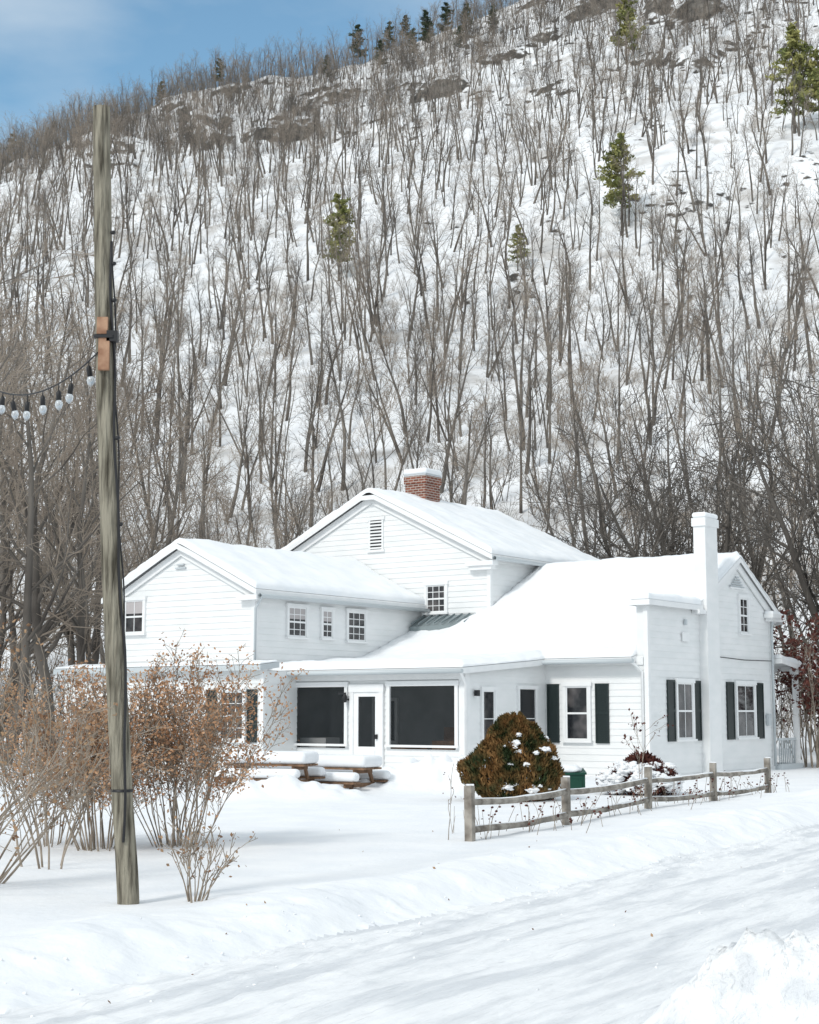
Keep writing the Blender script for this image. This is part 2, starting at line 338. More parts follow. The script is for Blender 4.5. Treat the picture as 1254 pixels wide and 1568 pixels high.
def pine_mesh(seed,H,k,open_=.5):
    r=R(seed); m=MB(); pts=[Vector((0,0,-.3+H*i/8)) for i in range(9)]; m.tube(pts,[H*.016*(1-i/8.5) for i in range(9)],6,'bark')
    z=H*.22
    while z<H*.98:
        f=(z/H-.2)/.8; L_=H*.24*(1-f)**.6*r.uniform(.6,1.15)+.15
        for q in range(r.choice([3,4,5])):
            a=r.uniform(0,6.28); l=L_*r.uniform(.5,1.15); d=Vector((math.cos(a),math.sin(a),r.uniform(.05,.5)))
            p0=Vector((0,0,z)); m.tube([p0,p0+d*l*.5,p0+d*l+Vector((0,0,.1*l))],[.04,.025,.01],3,'bark',cap=False)
            for t in range(int(20+l*20)):
                u=r.uniform(.3,1.05); c=p0+d*l*u+Vector((r.gauss(0,.17),r.gauss(0,.17),r.gauss(0,.12)))*(.5+l*.35); m.leaf(c,r.uniform(.12,.26),r,k,2.6)
        z+=H*.05*r.uniform(.7,1.3)
    return m.mesh('pine_tree')
pm=[pine_mesh(1,11,'pine'),pine_mesh(2,11,'pine'),pine_mesh(3,11,'pinedark')]
for x,y,h,k in ((-8.9,192,11.5,0),(28,200,13,1),(42,290,14,0),(57,223,17,1),(60.5,222,13,0),(13.5,190,6,1),(-13,377,11,2),(-5,374,9,2),(-1,380,8,2),(4,370,11,2),(9,372,10,2),(1,366,8,2),(-98,372,10,2),(-90,375,8,2),(-47,370,8,2),(-62,376,8,2),(14,365,9,2),(20,356,8,2),(-7,360,8,2),(-20,362,7,2),(12,352,8,2)):
    o=bpy.data.objects.new('pine_tree',pm[k]); s=h/11; o.scale=(s,s,s); o.location=(x,y,hz(x,y)); o.rotation_euler=(0,0,x); sc.collection.objects.link(o)

# ------------------------------------------------------------------ farmhouse (local x = along front, y = depth)
H=empty('white_farmhouse',(6.2,41,0),math.radians(-36))
sid=MB(); LIP=.022
def siding(kind,c,ext,z0,z1,course=.17,n=1):
    z=z0; out=-1 if kind=='t' else 1
    def P(a,off,z): return (a,c+out*off,z) if kind=='t' else (c+out*off,a,z)
    while z<z1-1e-4:
        zt=min(z+course,z1); a0,b0=ext(z+.001); a1,b1=ext(zt-.001)
        if b0-a0>.02:
            sid.face([P(a0,LIP,z),P(b0,LIP,z),P(b1,.005,zt),P(a1,.005,zt)],'siding')
            sid.face([P(a0,.0,z),P(b0,.0,z),P(b0,LIP,z),P(a0,LIP,z)],'siding')
        z=zt
def rect(a,b): return lambda z:(a,b)
def gab(a,b,ac,za,sl):
    def e(z):
        hw=max(0,(za-z)/sl); return (max(a,ac-hw),min(b,ac+hw)) if hw>0 else (ac,ac)
    return e
siding('t',0,rect(-3.11,0),-.1,3.15)
siding('s',0,rect(0,3.1),-.1,4.5)
siding('s',0,gab(3.1,8,5.6,6.1,.56),-.1,6.1)
siding('s',-3.11,rect(-3.9,0),-.1,2.75); siding('s',-3.11,lambda z:(-3.9+(z-2.75)*9,0),2.75,3.05)
PORCH=[(-8.98,-6.92,.86,2.36),(-6.45,-5.89,.8,2.1),(-5.42,-3.38,.86,2.36)]
for a,b_,z0,z1 in ((-9.37,-3.11,-.1,.75),(-9.37,-3.11,2.4,2.72),(-9.37,-8.98,.75,2.4),(-6.92,-6.6,.75,2.4),(-5.74,-5.42,.75,2.4),(-3.38,-3.11,.75,2.4)):
    siding('t',-3.9,rect(a,b_),z0,z1)
siding('s',-9.37,rect(-4.8,2.96),-.1,4.98)
siding('t',-4.8,gab(-14.9,-9.37,-12.13,6.33,.485),-.1,6.33)
siding('t',2.96,gab(-15.8,-6.8,-11.3,8.6,.486),3,8.6)
siding('s',-6.8,rect(2.96,10.3),3.5,6.42)
siding('t',-5.3,rect(-16.3,-8.6),-.1,2.8)
siding('s',-8.6,rect(-5.3,-3.92),-.1,2.8)
sid.obj('clapboard_siding',H)
core=MB(); g=.02
core.box((-3.13,g,-.1),(-g,7.98,3.0),'trim')
core.prism([(-6.8+g,3.12,3.0),(-6.8+g,7.98,3.0),(-6.8+g,7.98,4.7),(-6.8+g,5.6,6.05),(-6.8+g,3.12,4.65)],(6.8-2*g,0,0),'trim')
core.box((-9.35,-1.0,-.1),(-3.135,7.9,2.7),'interior'); core.box((-3.14,-.5,2.72),(-3.13,2,3.0),'trim')
core.box((-9.35,-3.85,-.1),(-3.14,-1.0,.1),'interior'); core.box((-9.35,-3.85,2.62),(-3.14,-1.0,2.7),'interior')
core.box((-9.35,-3.86,.1),(-9.3,-1,2.62),'interior'); core.box((-3.16,-3.86,.1),(-3.135,-1,2.62),'interior')
core.box((-9.3,-3.87,.1),(-3.2,-3.84,.75),'interior')
core.box((-4.6,-1.06,1.5),(-3.9,-1.01,2.1),'trim'); core.box((-4.53,-1.08,1.57),(-3.97,-1.06,2.03),'screen'); core.box((-8.2,-1.08,.1),(-7.3,-1.01,2.1),'trim'); core.box((-8.1,-1.1,.9),(-7.4,-1.08,2.0),'screen')
core.box((-6.6,-2.6,.1),(-5.2,-1.9,.8),'wood'); core.box((-4.9,-2.8,.1),(-4.2,-2.2,.95),'wood'); core.box((-4.9,-2.25,.95),(-4.2,-2.2,1.3),'wood'); core.box((-8.9,-3.4,.1),(-8.0,-2.8,1.0),'trim')
core.prism([(-14.88,-4.78,-.1),(-9.39,-4.78,-.1),(-9.39,-4.78,4.95),(-12.13,-4.78,6.28),(-14.88,-4.78,4.95)],(0,7.72,0),'trim')
core.prism([(-15.78,2.98,-.1),(-6.82,2.98,-.1),(-6.82,2.98,6.38),(-11.3,2.98,8.55),(-15.78,2.98,6.38)],(0,7.3,0),'trim')
core.box((-16.28,-5.28,-.1),(-8.62,-4.82,2.78),'trim'); core.box((-16.28,-4.82,-.1),(-14.9,-2,2.78),'trim'); core.box((-9.36,-4.82,-.1),(-8.62,-3.94,2.78),'trim')
core.box((-.3,.005,2.9),(-.005,3.0,4.5),'siding')
core.obj('wall_core',H)
def dens(a,b,st=.14):
    n=max(2,int((b-a)/st)); u=[a+(b-a)*i/n for i in range(n+1)]
    return sorted(set([round(q,4) for q in u]+[round(a+o,4) for o in (.015,.04,.08)]+[round(b-o,4) for o in (.015,.04,.08)]))
def field(name,S,T,inside,zf,thick,edge,drop,k,nz=.03,rr=.12,seed=0):
    bm=bmesh.new(); V={}
    def vv(i,j):
        if (i,j) not in V:
            s,t=S[i],T[j]; h=0
            if thick:
                d=max(0,min(edge(s,t)/rr,1)); h=thick*(.25+.75*math.sqrt(1-(1-d)**2))+nz*fbm(s*.9,t*.9,seed)*(.3+.7*d)+.5*nz*fbm(s*3,t*3,seed)
            V[(i,j)]=bm.verts.new((s,t,zf(s,t)+h))
        return V[(i,j)]
    for i in range(len(S)-1):
        for j in range(len(T)-1):
            if inside((S[i]+S[i+1])/2,(T[j]+T[j+1])/2):
                bm.faces.new((vv(i,j),vv(i+1,j),vv(i+1,j+1),vv(i,j+1))).smooth=True
    be=[e for e in bm.edges if e.is_boundary]; r=bmesh.ops.extrude_edge_only(bm,edges=be)
    for q in r['geom']:
        if isinstance(q,bmesh.types.BMVert):
            q.co.z=(zf(q.co.x,q.co.y)-drop) 
    me=bpy.data.meshes.new(name); bm.to_mesh(me); bm.free(); me.materials.append(M[k]); me.update()
    if not thick:
        for p in me.polygons: p.use_smooth=False
    o=bpy.data.objects.new(name,me); sc.collection.objects.link(o); o.parent=H; return o
def rectfield(nm,s0,s1,t0,t1,zf,thick,seed,dk='trim',nz=.06):
    e=lambda s,t:min(s-s0-.03,s1-.03-s,t-t0-.03,t1-.03-t)+.001
    field(nm+'_deck',dens(s0,s1,.5),dens(t0,t1,.5),lambda a,b:True,zf,0,None,.15,dk)
    i=.04
    field(nm+'_snow',dens(s0+i,s1-i),dens(t0+i,t1-i),lambda a,b:True,lambda s,t:zf(s,t)+.012,thick,e,.0,'roofsnow',seed=seed,nz=nz)
sa=lambda d:math.sqrt(d*d+.004)
rectfield('left_wing_roof',-15.15,-9.12,-5.05,2.95,lambda s,t:6.45-.485*sa(s+12.13),.19,1)
rectfield('central_roof',-16.05,-6.55,2.7,10.5,lambda s,t:8.72-.486*sa(s+11.3),.19,2)
def sp(t): return math.log(1+math.exp(5*t))/5 if t<6 else t
def mainz(s,t):
    if t>5.6: return 6.2-.56*(t-5.6)
    w=sstep(-8.4,-6.3,s); k=.30+.165*w
    return 3.12+.075*t+(k*sp(t))
def ins(s,t):
    if t<-.33: return s<-2.93 and s>-9.34
    if t<2.94: return s>-9.34 and s<-.3
    return s>-6.78 and s<.16
def edg(s,t):
    d=9
    if t<-.2: 
        d=min(d,t+4.22,-2.98-s) if s<-2.98 else 0
    if s>-3.1: d=min(d,max(t+.3,0) if s>-2.9 else 9)
    d=min(d,8.62-t, (.1-s) if t>2.9 else 9)
    if t<2.9 and s>-.6: d=min(d,-.33-s+.05)
    return max(d,0)
S=dens(-9.34,.16,.13); T=dens(-4.26,8.66,.13)
S=sorted(set(S+[-2.93,-.3,-6.78])); T=sorted(set(T+[-.33,2.94]))
field('main_roof_deck',S,T,ins,mainz,0,None,.15,'trim')
field('main_roof_snow',S,T,ins,lambda s,t:mainz(s,t)+.012,.19,edg,.0,'roofsnow',seed=4,nz=.07)
rectfield('end_parapet',-.42,.2,-.22,3.0,lambda s,t:4.62,.2,6)
rectfield('rear_porch_roof',-3,.32,8.1,9.75,lambda s,t:3.3-.12*(t-8.1),.16,7)
rectfield('pent_roof',-16.5,-8.45,-5.6,-4.83,lambda s,t:2.95+.12*(t+5.5),.05,8,'gutter',.03)
tr=MB()
for i in range(9): tr.beam((-9.2+i*.28,2.2,4.40-.02),(-9.2+i*.28,2.93,4.68),.03,.05,'metalroof')
tr.prism([(-9.3,2.25,4.28),(-6.85,2.25,4.34),(-6.85,2.93,4.68),(-9.3,2.93,4.64)],(0,0,-.2),'metalroof')
def cb(s,t,z0,z1,w=.13): tr.box((s-w+.045,t-.045,z0),(s+.045,t+w-.045,z1),'trim')
cb(0,0,-.1,4.5); cb(-3.11,-3.9,-.1,2.72,.2); cb(-9.37,-4.8,2.9,4.98); cb(-6.8,2.96,4,6.3); cb(-8.6,-5.3,-.1,2.8)
tr.box((-.01,7.9,-.1),(.05,8.05,4.75),'trim')
tr.box((-9.39,-3.95,-.1),(-9.1,-3.86,2.7),'trim')
tr.box((-9.345,-4.78,4.78),(-9.325,2.95,4.98),'trim')
tr.box((-6.765,2.95,6.2),(-6.755,10.3,6.42),'trim')
tr.box((-9.0,-3.96,2.52),(-3.1,-3.93,2.7),'trim')
tr.box((-3.0,-.05,2.92),(-.1,-.035,3.13),'trim')
def rake(kind,c,a0,z0,a1,z1,w=.2):
    if kind=='t': tr.beam((a0,c,z0),(a1,c,z1),.05,w,'trim')
    else: tr.beam((c,a0,z0),(c,a1,z1),.05,w,'trim')
za=6.45-.15; rake('t',-4.86,-15.05,za-.485*2.92-.1,-12.13,za-.1); rake('t',-4.862,-9.2,za-.485*2.93-.1,-12.13,za-.1)
za=8.72-.15; rake('t',2.9,-15.9,za-.486*4.6-.1,-11.3,za-.1,.22); rake('t',2.898,-6.7,za-.486*4.6-.1,-11.3,za-.1,.22)
rake('s',.06,2.9,6.2-.56*2.7-.25,5.6,6.2-.25); rake('s',.062,8.3,6.2-.56*2.7-.25,5.6,6.2-.25)
tr.box((-7.5,2.65,6.1),(-6.5,2.95,6.24),'trim'); tr.box((-7.42,2.72,5.98),(-6.6,2.95,6.1),'trim')
tr.box((-9.85,-5.05,4.72),(-9.1,-4.83,4.86),'trim')
tr.box((.03,7.5,4.5),(.32,8.5,4.62),'trim'); tr.box((.03,7.6,4.4),(.24,8.4,4.5),'trim'); tr.box((.03,7.55,4.62),(.3,8.45,4.7),'roofsnow')
tr.box((.03,2.62,4.38),(.26,3.05,4.5),'trim')
tr.tube([Vector((-9.02,-5.0,4.82)),Vector((-9.02,2.9,4.82))],[.06,.06],8,'gutter')
tr.tube([Vector((-6.46,2.7,6.3)),Vector((-6.46,10.4,6.3))],[.06,.06],8,'gutter')
tr.tube([Vector((-9.3,-4.33,2.72)),Vector((-2.9,-4.33,2.72))],[.06,.06],8,'gutter')
tr.tube([Vector((-2.95,-.42,3.02)),Vector((-.2,-.42,3.02))],[.06,.06],8,'gutter')
def ds(pts,k='trim'): tr.tube([Vector(p) for p in pts],[.04]*len(pts),6,k)
ds([(-9.02,-4.9,4.8),(-9.3,-4.86,4.5),(-9.3,-4.86,3.05)],'gutter'); ds([(-.25,-.42,3.0),(-.12,-.08,2.75),(-.12,-.08,.1)]); ds([(-2.95,-4.33,2.7),(-3.03,-3.98,2.4),(-3.03,-3.98,.1)])
ds([(.12,7.95,4.5),(.1,7.9,4.1),(.1,7.9,.1)],'gutter'); ds([(-6.46,5.8,6.25),(-6.7,5.6,5.9),(-6.7,4.6,5.4)],'wood')
tr.tube([Vector((.04,4.0,3.25)),Vector((.05,6,3.2)),Vector((.06,7.9,3.22))],[.012]*3,4,'dark'); tr.box((.03,7.45,1.3),(.12,7.65,1.65),'gutter')
tr.obj('trim_and_gutters',H)
wf=MB(); wg=MB(); sh=MB()
def window(kind,c,a0,a1,z0,z1,cols=1,rows=2,fr=.09,glass='glass',curtain=False,midrail=True):
    out=-1 if kind=='t' else 1
    def bx(mb,a,b,zl,zh,o0,o1,k):
        if kind=='t': mb.box((a,c+out*o0,zl),(b,c+out*o1,zh),k)
        else: mb.box((c+out*o0,a,zl),(c+out*o1,b,zh),k)
    if glass=='mesh': wg.face([(a0,c-.02,z0),(a1,c-.02,z0),(a1,c-.02,z1),(a0,c-.02,z1)],'mesh')
    else: bx(wg,a0+.01,a1-.01,z0+.01,z1-.01,.0,.034,glass)
    bx(wf,a0-fr,a0,z0,z1,.0,.075,'trim'); bx(wf,a1,a1+fr,z0,z1,.0,.075,'trim')
    bx(wf,a0-fr-.03,a1+fr+.03,z1,z1+fr*1.3,.0,.09,'trim'); bx(wf,a0-fr-.03,a1+fr+.03,z0-.06,z0,.0,.12,'trim')
    m=.04
    if fr>.05 and midrail is not None:
        bx(wf,a0,a0+m,z0,z1,.03,.055,'trim'); bx(wf,a1-m,a1,z0,z1,.03,.055,'trim'); bx(wf,a0+m,a1-m,z1-m,z1,.03,.055,'trim'); bx(wf,a0+m,a1-m,z0,z0+m+.01,.03,.055,'trim')
        if midrail: bx(wf,a0+m,a1-m,(z0+z1)/2-.025,(z0+z1)/2+.025,.03,.06,'trim')
    for i in range(1,cols):
        a=a0+(a1-a0)*i/cols; bx(wf,a-.01,a+.01,z0+m,z1-m,.032,.047,'trim')
    for i in range(1,rows):
        if midrail and rows%2==0 and i==rows//2: continue
        z=z0+(z1-z0)*i/rows; bx(wf,a0+m,a1-m,z-.01,z+.01,.033,.049,'trim')
    if curtain: bx(wg,a0+m,a1-m,z0+(z1-z0)*.6,z1-m,.033,.0365,'curtain')
def shutter(kind,c,a0,a1,z0,z1):
    out=-1 if kind=='t' else 1
    def bx(a,b,zl,zh,o0,o1):
        if kind=='t': sh.box((a,c+out*o0,zl),(b,c+out*o1,zh),'shutter')
        else: sh.box((c+out*o0,a,zl),(c+out*o1,b,zh),'shutter')
    bx(a0,a1,z0,z1,.02,.045); 
    for a in (a0,a1-.04): bx(a,a+.04,z0,z1,.045,.065)
    for z in (z0,(z0+z1)/2-.03,z1-.06): bx(a0+.04,a1-.04,z,z+.06,.045,.063)
    z=z0+.09
    while z<z1-.1: bx(a0+.04,a1-.04,z,z+.02,.045,.055); z+=.045
window('t',0,-2.44,-1.76,.95,2.38,1,2); shutter('t',0,-3.03,-2.66,.88,2.45); shutter('t',0,-1.54,-1.14,.88,2.45)
window('s',0,1.6,2.5,.97,2.48,2,2); shutter('s',0,1.02,1.45,.92,2.55); shutter('s',0,2.63,3.02,.92,2.55)
window('s',0,5.4,6.6,.97,2.48,2,2); shutter('s',0,4.72,5.2,.92,2.55); shutter('s',0,6.8,7.25,.92,2.55)
window('s',0,5.75,6.3,3.98,5.0,2,4,.08)
for z in (5.3,5.37,5.44,5.51,5.58): wf.box((.03,5.6-(5.66-z)*1.3,z),(.07,5.6+(5.66-z)*1.3,z+.03),'gutter')
wf.box((.0,5.1,5.24),(.08,6.1,5.29),'trim')
wf.box((.03,1.95,3.6),(.07,2.35,3.85),'trim'); wf.box((.03,2.1,4.05),(.09,2.2,4.2),'gutter')
window('s',-3.11,-3.15,-2.6,.8,2.25,1,2,.07,midrail=False); window('s',-3.11,-1.4,-.6,.75,2.3,1,2,.07,'screen',midrail=None)
window('s',-9.37,-3.45,-2.68,3.78,4.62,3,4,.07,curtain=True); window('s',-9.37,-1.95,-1.5,3.8,4.6,2,4,.07,curtain=True); window('s',-9.37,-.77,.05,3.76,4.62,3,4,.07)
window('t',2.96,-9.12,-8.42,4.75,5.6,3,4,.09)
window('t',-4.8,-14.35,-13.6,3.95,4.9,2,2,.08,curtain=True)
window('t',-5.3,-10.1,-9.25,.95,2.25,3,4,.08); shutter('t',-5.3,-9.12,-8.78,.9,2.3); shutter('t',-5.3,-10.6,-10.22,.9,2.3)
wf.box((-11.4,2.9,6.85),(-11.34,2.95,7.8),'trim'); wf.box((-10.88,2.9,6.85),(-10.82,2.95,7.8),'trim'); wf.box((-11.45,2.89,7.8),(-10.77,2.95,7.9),'trim'); wf.box((-11.45,2.88,6.77),(-10.77,2.95,6.85),'trim')
wg.box((-11.34,2.93,6.85),(-10.88,2.94,7.8),'dark')
for i in range(9): z=6.87+i*.105; wf.prism([(-11.34,2.925,z+.05),(-10.88,2.925,z+.05),(-10.88,2.89,z),(-11.34,2.89,z)],(0,-.004,.012),'trim')
wf.box((-12.35,-4.88,5.72),(-11.95,-4.83,5.76),'gutter'); wf.box((-12.28,-4.88,5.82),(-12.02,-4.83,5.86),'gutter')
for i in (0,2): a0,a1,z0,z1=PORCH[i]; window('t',-3.9,a0,a1,z0,z1,1,1,.1,'mesh',midrail=None)
wf.box((-6.72,-4.0,-.05),(-6.6,-3.92,2.32),'trim'); wf.box((-5.74,-4.0,-.05),(-5.62,-3.92,2.32),'trim'); wf.box((-6.75,-4.01,2.22),(-5.6,-3.92,2.42),'trim')
wf.box((-6.6,-3.97,.02),(-5.74,-3.93,.8),'trim'); wf.box((-6.6,-3.97,.8),(-6.45,-3.93,2.22),'trim'); wf.box((-5.89,-3.97,.8),(-5.74,-3.93,2.22),'trim'); wf.box((-6.45,-3.97,2.1),(-5.89,-3.93,2.22),'trim')
wg.face([(-6.45,-3.95,.8),(-5.89,-3.95,.8),(-5.89,-3.95,2.1),(-6.45,-3.95,2.1)],'mesh'); wf.box((-6.45,-3.985,.15),(-5.89,-3.97,.7),'trim')
wf.box((-5.86,-4.03,1.0),(-5.8,-3.97,1.12),'dark'); wf.box((-6.8,-4.4,-.1),(-5.5,-3.95,.0),'wood')
wf.box((-6.83,-4.1,2.0),(-6.75,-3.95,2.05),'dark'); wf.tube([Vector((-6.8,-4.1,2.18)),Vector((-6.8,-4.1,2.08)),Vector((-6.8,-4.1,1.95))],[.03,.07,.05],8,'dark'); wf.box((-7.05,-4.08,2.17),(-6.8,-4.04,2.21),'dark')
wf.box((-3.06,-3.55,2.1),(-2.95,-3.45,2.25),'dark')
wf.obj('window_frames_and_door',H); wg.obj('window_glass',H); sh.obj('shutters',H)
c=MB(); c.box((-11.72,5.35,8),(-10.9,6.2,9.3),'brick'); c.box((-11.76,5.31,9.3),(-10.86,6.24,9.55),'brick'); c.box((-11.76,5.31,9.55),(-10.86,6.24,9.6),'gutter')
c.obj('brick_chimney',H)
c=MB(); c.box((-11.79,5.28,9.6),(-10.83,6.27,9.8),'roofsnow'); o=c.obj('brick_chimney_snow',H); 
bv=o.modifiers.new('b','BEVEL'); bv.width=.08; bv.segments=4
c=MB(); c.box((-.1,3.09,-.1),(.26,3.86,6.85),'siding'); c.box((-.13,3.04,6.85),(.3,3.91,7.08),'siding'); c.obj('white_chimney',H)
c=MB(); c.box((-.13,3.04,7.08),(.3,3.91,7.24),'roofsnow'); o=c.obj('white_chimney_snow',H); bv=o.modifiers.new('b','BEVEL'); bv.width=.07; bv.segments=3
c=MB(); c.box((.05,9.45,0),(.2,9.6,3.0),'trim'); c.box((.0,9.4,2.85),(.25,9.65,3.0),'trim'); c.box((0,9.4,.15),(.25,9.65,.25),'trim'); c.box((-3,8,-.1),(.25,9.65,.15),'gutter'); c.box((.08,8.1,.85),(.14,9.45,.92),'gutter')
for i in range(9): c.box((.09,8.2+i*.14,.15),(.12,8.23+i*.14,.85),'gutter')
c.obj('rear_porch',H)

# ------------------------------------------------------------------ utility pole
m=MB(); pts=[];rad=[]
def px(z): 
    f=(z+.2)/7.6; return -2.5-.43*(max(z,0)/7.4)-.054*math.sin(math.pi*f)
for i in range(61):
    z=-.2+7.6*i/60; pts.append(Vector((px(z)+.006*noise.noise(Vector((z*1.5,0,0))),14.3,z))); rad.append(.098-.017*i/60+.004*noise.noise(Vector((z*2,5,0))))
n=28; i0=0
for j,p in enumerate(pts):
    for q in range(n):
        t=2*math.pi*q/n; rr_=rad[j]*(1+.035*noise.noise(Vector((math.cos(t)*4,math.sin(t)*4,p.z*.5)))); m.v.append((p.x+math.cos(t)*rr_,p.y+math.sin(t)*rr_,p.z))
mi=m.mi('pole')
for j in range(60):
    for q in range(n): q2=(q+1)%n; m.f.append((j*n+q,j*n+q2,(j+1)*n+q2,(j+1)*n+q)); m.m.append(mi); m.sm.append(True)
m.f.append(tuple(60*n+q for q in range(n))); m.m.append(mi); m.sm.append(False)
U=empty('utility_pole'); m.obj('pole_shaft',U)
m=MB()
for z in (5.17,1.0): m.tube([Vector((px(z),14.3,z-.012)),Vector((px(z),14.3,z+.012))],[.1,.1],16,'dark')
m.box((px(4.95)-.04,14.16,4.83),(px(4.95)+.06,14.21,5.13),'bracket'); m.box((px(5.2)-.05,14.17,5.17),(px(5.2)+.05,14.22,5.33),'bracket')
m.box((px(5.1)+.04,14.16,5.1),(px(5.1)+.14,14.24,5.2),'dark'); m.box((px(5.1)-.08,14.15,5.13),(px(5.1)+.1,14.19,5.16),'dark')
pp=[]
for i in range(30):
    z=.55+i*.19; pp.append(Vector((px(z)+.088+.012*math.sin(i*.9)-(.08 if z<1.6 else 0)*(1.6-min(z,1.6)),14.22-.02*math.sin(i*.5)-(.03 if z<1.6 else 0),z)))
m.tube(pp,[.013]*30,5,'dark')
pp=[Vector((px(z)+.1+.012*math.sin(z*5),14.26,z)) for z in [2.2+.2*i for i in range(20)]]; m.tube(pp,[.008]*20,5,'dark')
for z in (6.15,5.85,5.5,4.2,3.4): m.blob((px(z)+.11,14.22,z),.028,'dark'); 
m.obj('cables_and_brackets',U)
m=MB(); a=Vector((px(4.95)-.05,14.2,5.0)); b_=Vector((-5.2,17.5,5.75)); pp=[]
for i in range(41):
    f=i/40; p=a.lerp(b_,f); p.z-=1.75*f*(1-f); pp.append(p)
m.tube(pp,[.008]*41,5,'dark')
rs=R(2)
for i in (2,6,9,13,17,21,24,28,32,36):
        p=pp[i]; sw=Vector((rs.uniform(-.03,.03),rs.uniform(-.03,.03),0)); dr=rs.uniform(.0,.05)
        p=p-Vector((0,0,dr)); m.tube([p+Vector((0,0,dr)),p-Vector((0,0,.05))],[.006,.006],4,'dark'); m.tube([p-Vector((0,0,.04)),p-Vector((0,0,.06)),p-Vector((0,0,.14))+sw*.5],[.014,.025,.026],8,'dark')
        m.tube([p+sw*.7-Vector((0,0,d)) for d in (.135,.15,.18,.21,.235)],[.02,.033,.04,.031,.006],10,'bulb')
m.obj('string_lights')

# ------------------------------------------------------------------ split rail fence
m=MB(); P_=[(.8,21),(2.41,24.4),(4.18,27.9),(5.85,30.6),(7.45,33)]; r=R(3)
for i,(x,y) in enumerate(P_):
    z=gz(x,y); m.beam((x,y,z-.2),(x+r.uniform(-.02,.02),y,z+.72),.11,.1,'fence',up=(.5,.86,0)); m.box((x-.05,y-.05,z+.722),(x+.05,y+.05,z+.74),'snow')
    if i<4:
        x2,y2=P_[i+1]; z2=gz(x2,y2)
        for h,w in ((.5,.1),(.14,.1)):
            p=Vector((x,y,z+h+r.uniform(-.02,.02))); q=Vector((x2,y2,z2+h+r.uniform(-.02,.02))); n=7; L2=[p.lerp(q,j/n)+Vector((0,0,-.03*math.sin(math.pi*j/n)+r.uniform(-.008,.008))) for j in range(n+1)]
            m.tube(L2,[.045+r.uniform(-.006,.006) for _ in L2],6,'fence')
            sn=[v+Vector((0,0,.03)) for v in L2]; m.tube(sn,[.025]*len(sn),6,'snow')
m.obj('split_rail_fence')

# ------------------------------------------------------------------ shrubs
def shrub(name,x,y,seed,stems,Hh,spread,leaf,nleaf,lsize,rstem=.016,sprd0=.3,lo=0.0,n=(6,4),dirx=0):
    r=R(seed); m=MB(); tips=[]
    P=dict(levels=3,seg=[7,4,3],wob=[.08,.14,.18],up=[.03,.05,.03],tap=[.8,.8,.7],sides=[5,4,3],mat=['shrubwood']*3,n=list(n),start=[.3,.2],ang=[(15,45),(20,50)],len=[.42,.5],short=[.4,.4],rr=[.6,.65],rmin=.0035,tiplev=1)
    for i in range(stems):
        a=r.uniform(0,6.28); q=r.random()**.6; grow(m,(math.cos(a)*sprd0*q,math.sin(a)*sprd0*q,-.1),(math.cos(a)*spread*q+dirx,math.sin(a)*spread*q,1),Hh*r.uniform(.65,1.05),rstem*r.uniform(.6,1.1),0,r,P,tips)
    for i in range(nleaf):
        p,d=r.choice(tips); c=p+Vector((r.gauss(0,.05),r.gauss(0,.05),r.gauss(0,.06)))
        if c.z>lo: m.leaf(c,lsize*r.uniform(.6,1.3),r,leaf)
    return m.obj(name,loc=(x,y,gz(x,y)))
shrub('tan_leaved_shrub',-3.85,20,1,30,2.0,.5,'tanleaf',7500,.028,lo=.5,n=(8,6),rstem=.013)
shrub('tan_leaved_shrub',-2.95,20.4,2,32,2.05,.46,'tanleaf',9000,.029,lo=.4,n=(8,6),rstem=.013)
shrub('tan_leaved_shrub',-4.7,20.6,3,18,1.8,.5,'tanleaf',2500,.026,lo=.6,n=(8,5),rstem=.013)
shrub('budding_bare_shrub',-1.93,14.3,4,12,.9,.7,'budleaf',130,.024,rstem=.01,sprd0=.06,n=(4,2))
shrub('budding_bare_shrub',-4.3,15.6,5,9,2.2,.7,'budleaf',460,.036,rstem=.017,n=(6,3),dirx=.3)
shrub('budding_bare_shrub',-4.5,15.0,8,8,2.3,.8,'budleaf',400,.036,rstem=.017,n=(5,3),dirx=.5)
shrub('budding_bare_shrub',-4.0,17.6,18,6,2.4,.6,'budleaf',300,.036,rstem=.015,n=(5,3))
shrub('red_leaved_shrub',12.75,49.5,6,30,4.2,.35,'red',5000,.09,rstem=.03,sprd0=.9,lo=1.2)
shrub('bare_sapling',4.6,31.5,7,2,1.75,.05,'red',60,.05,rstem=.012,sprd0=.05,n=(4,2))
shrub('bare_sapling',.52,21.2,9,1,1.25,.05,'red',12,.022,rstem=.007,sprd0=.02,n=(3,1))
m=MB(); r=R(9)
for i in range(110):
    f=r.random()*4; k=min(int(f),3); a=Vector(P_[k]); b2=Vector(P_[k+1]); p=a.lerp(b2,f-k); x=p.x+r.gauss(.1,.35); y=p.y+r.gauss(.5,.5); z=gz(x,y); h=r.uniform(.15,.5)
    d=Vector((r.gauss(0,.3),r.gauss(0,.2),1)).normalized(); q=Vector((x,y,z)); m.tube([q,q+d*h*.5,q+d*h+Vector((r.gauss(0,.04),0,0))],[.006,.005,.004],3,'shrubwood')
    for j in range(r.choice([1,2,4])): m.blob(tuple(q+d*h*(1-j*.12)+Vector((r.gauss(0,.03)*j,0,0))),r.uniform(.012,.025),'red',sub=1)
for i in range(10):
    x=.5+r.uniform(-.5,.6); y=21.8+r.uniform(-.8,.8); q=Vector((x,y,gz(x,y))); m.tube([q,q+Vector((r.gauss(0,.04),0,r.uniform(.2,.5)))],[.005,.003],3,'shrubwood')
m.obj('dried_weeds')
m=MB()
for i in range(30):
    x=r.uniform(-4,5); y=r.uniform(9,24); m.leaf(Vector((x,y,gz(x,y)+.012)),r.uniform(.012,.028),r,'budleaf')
m.obj('fallen_leaves')
m=MB()
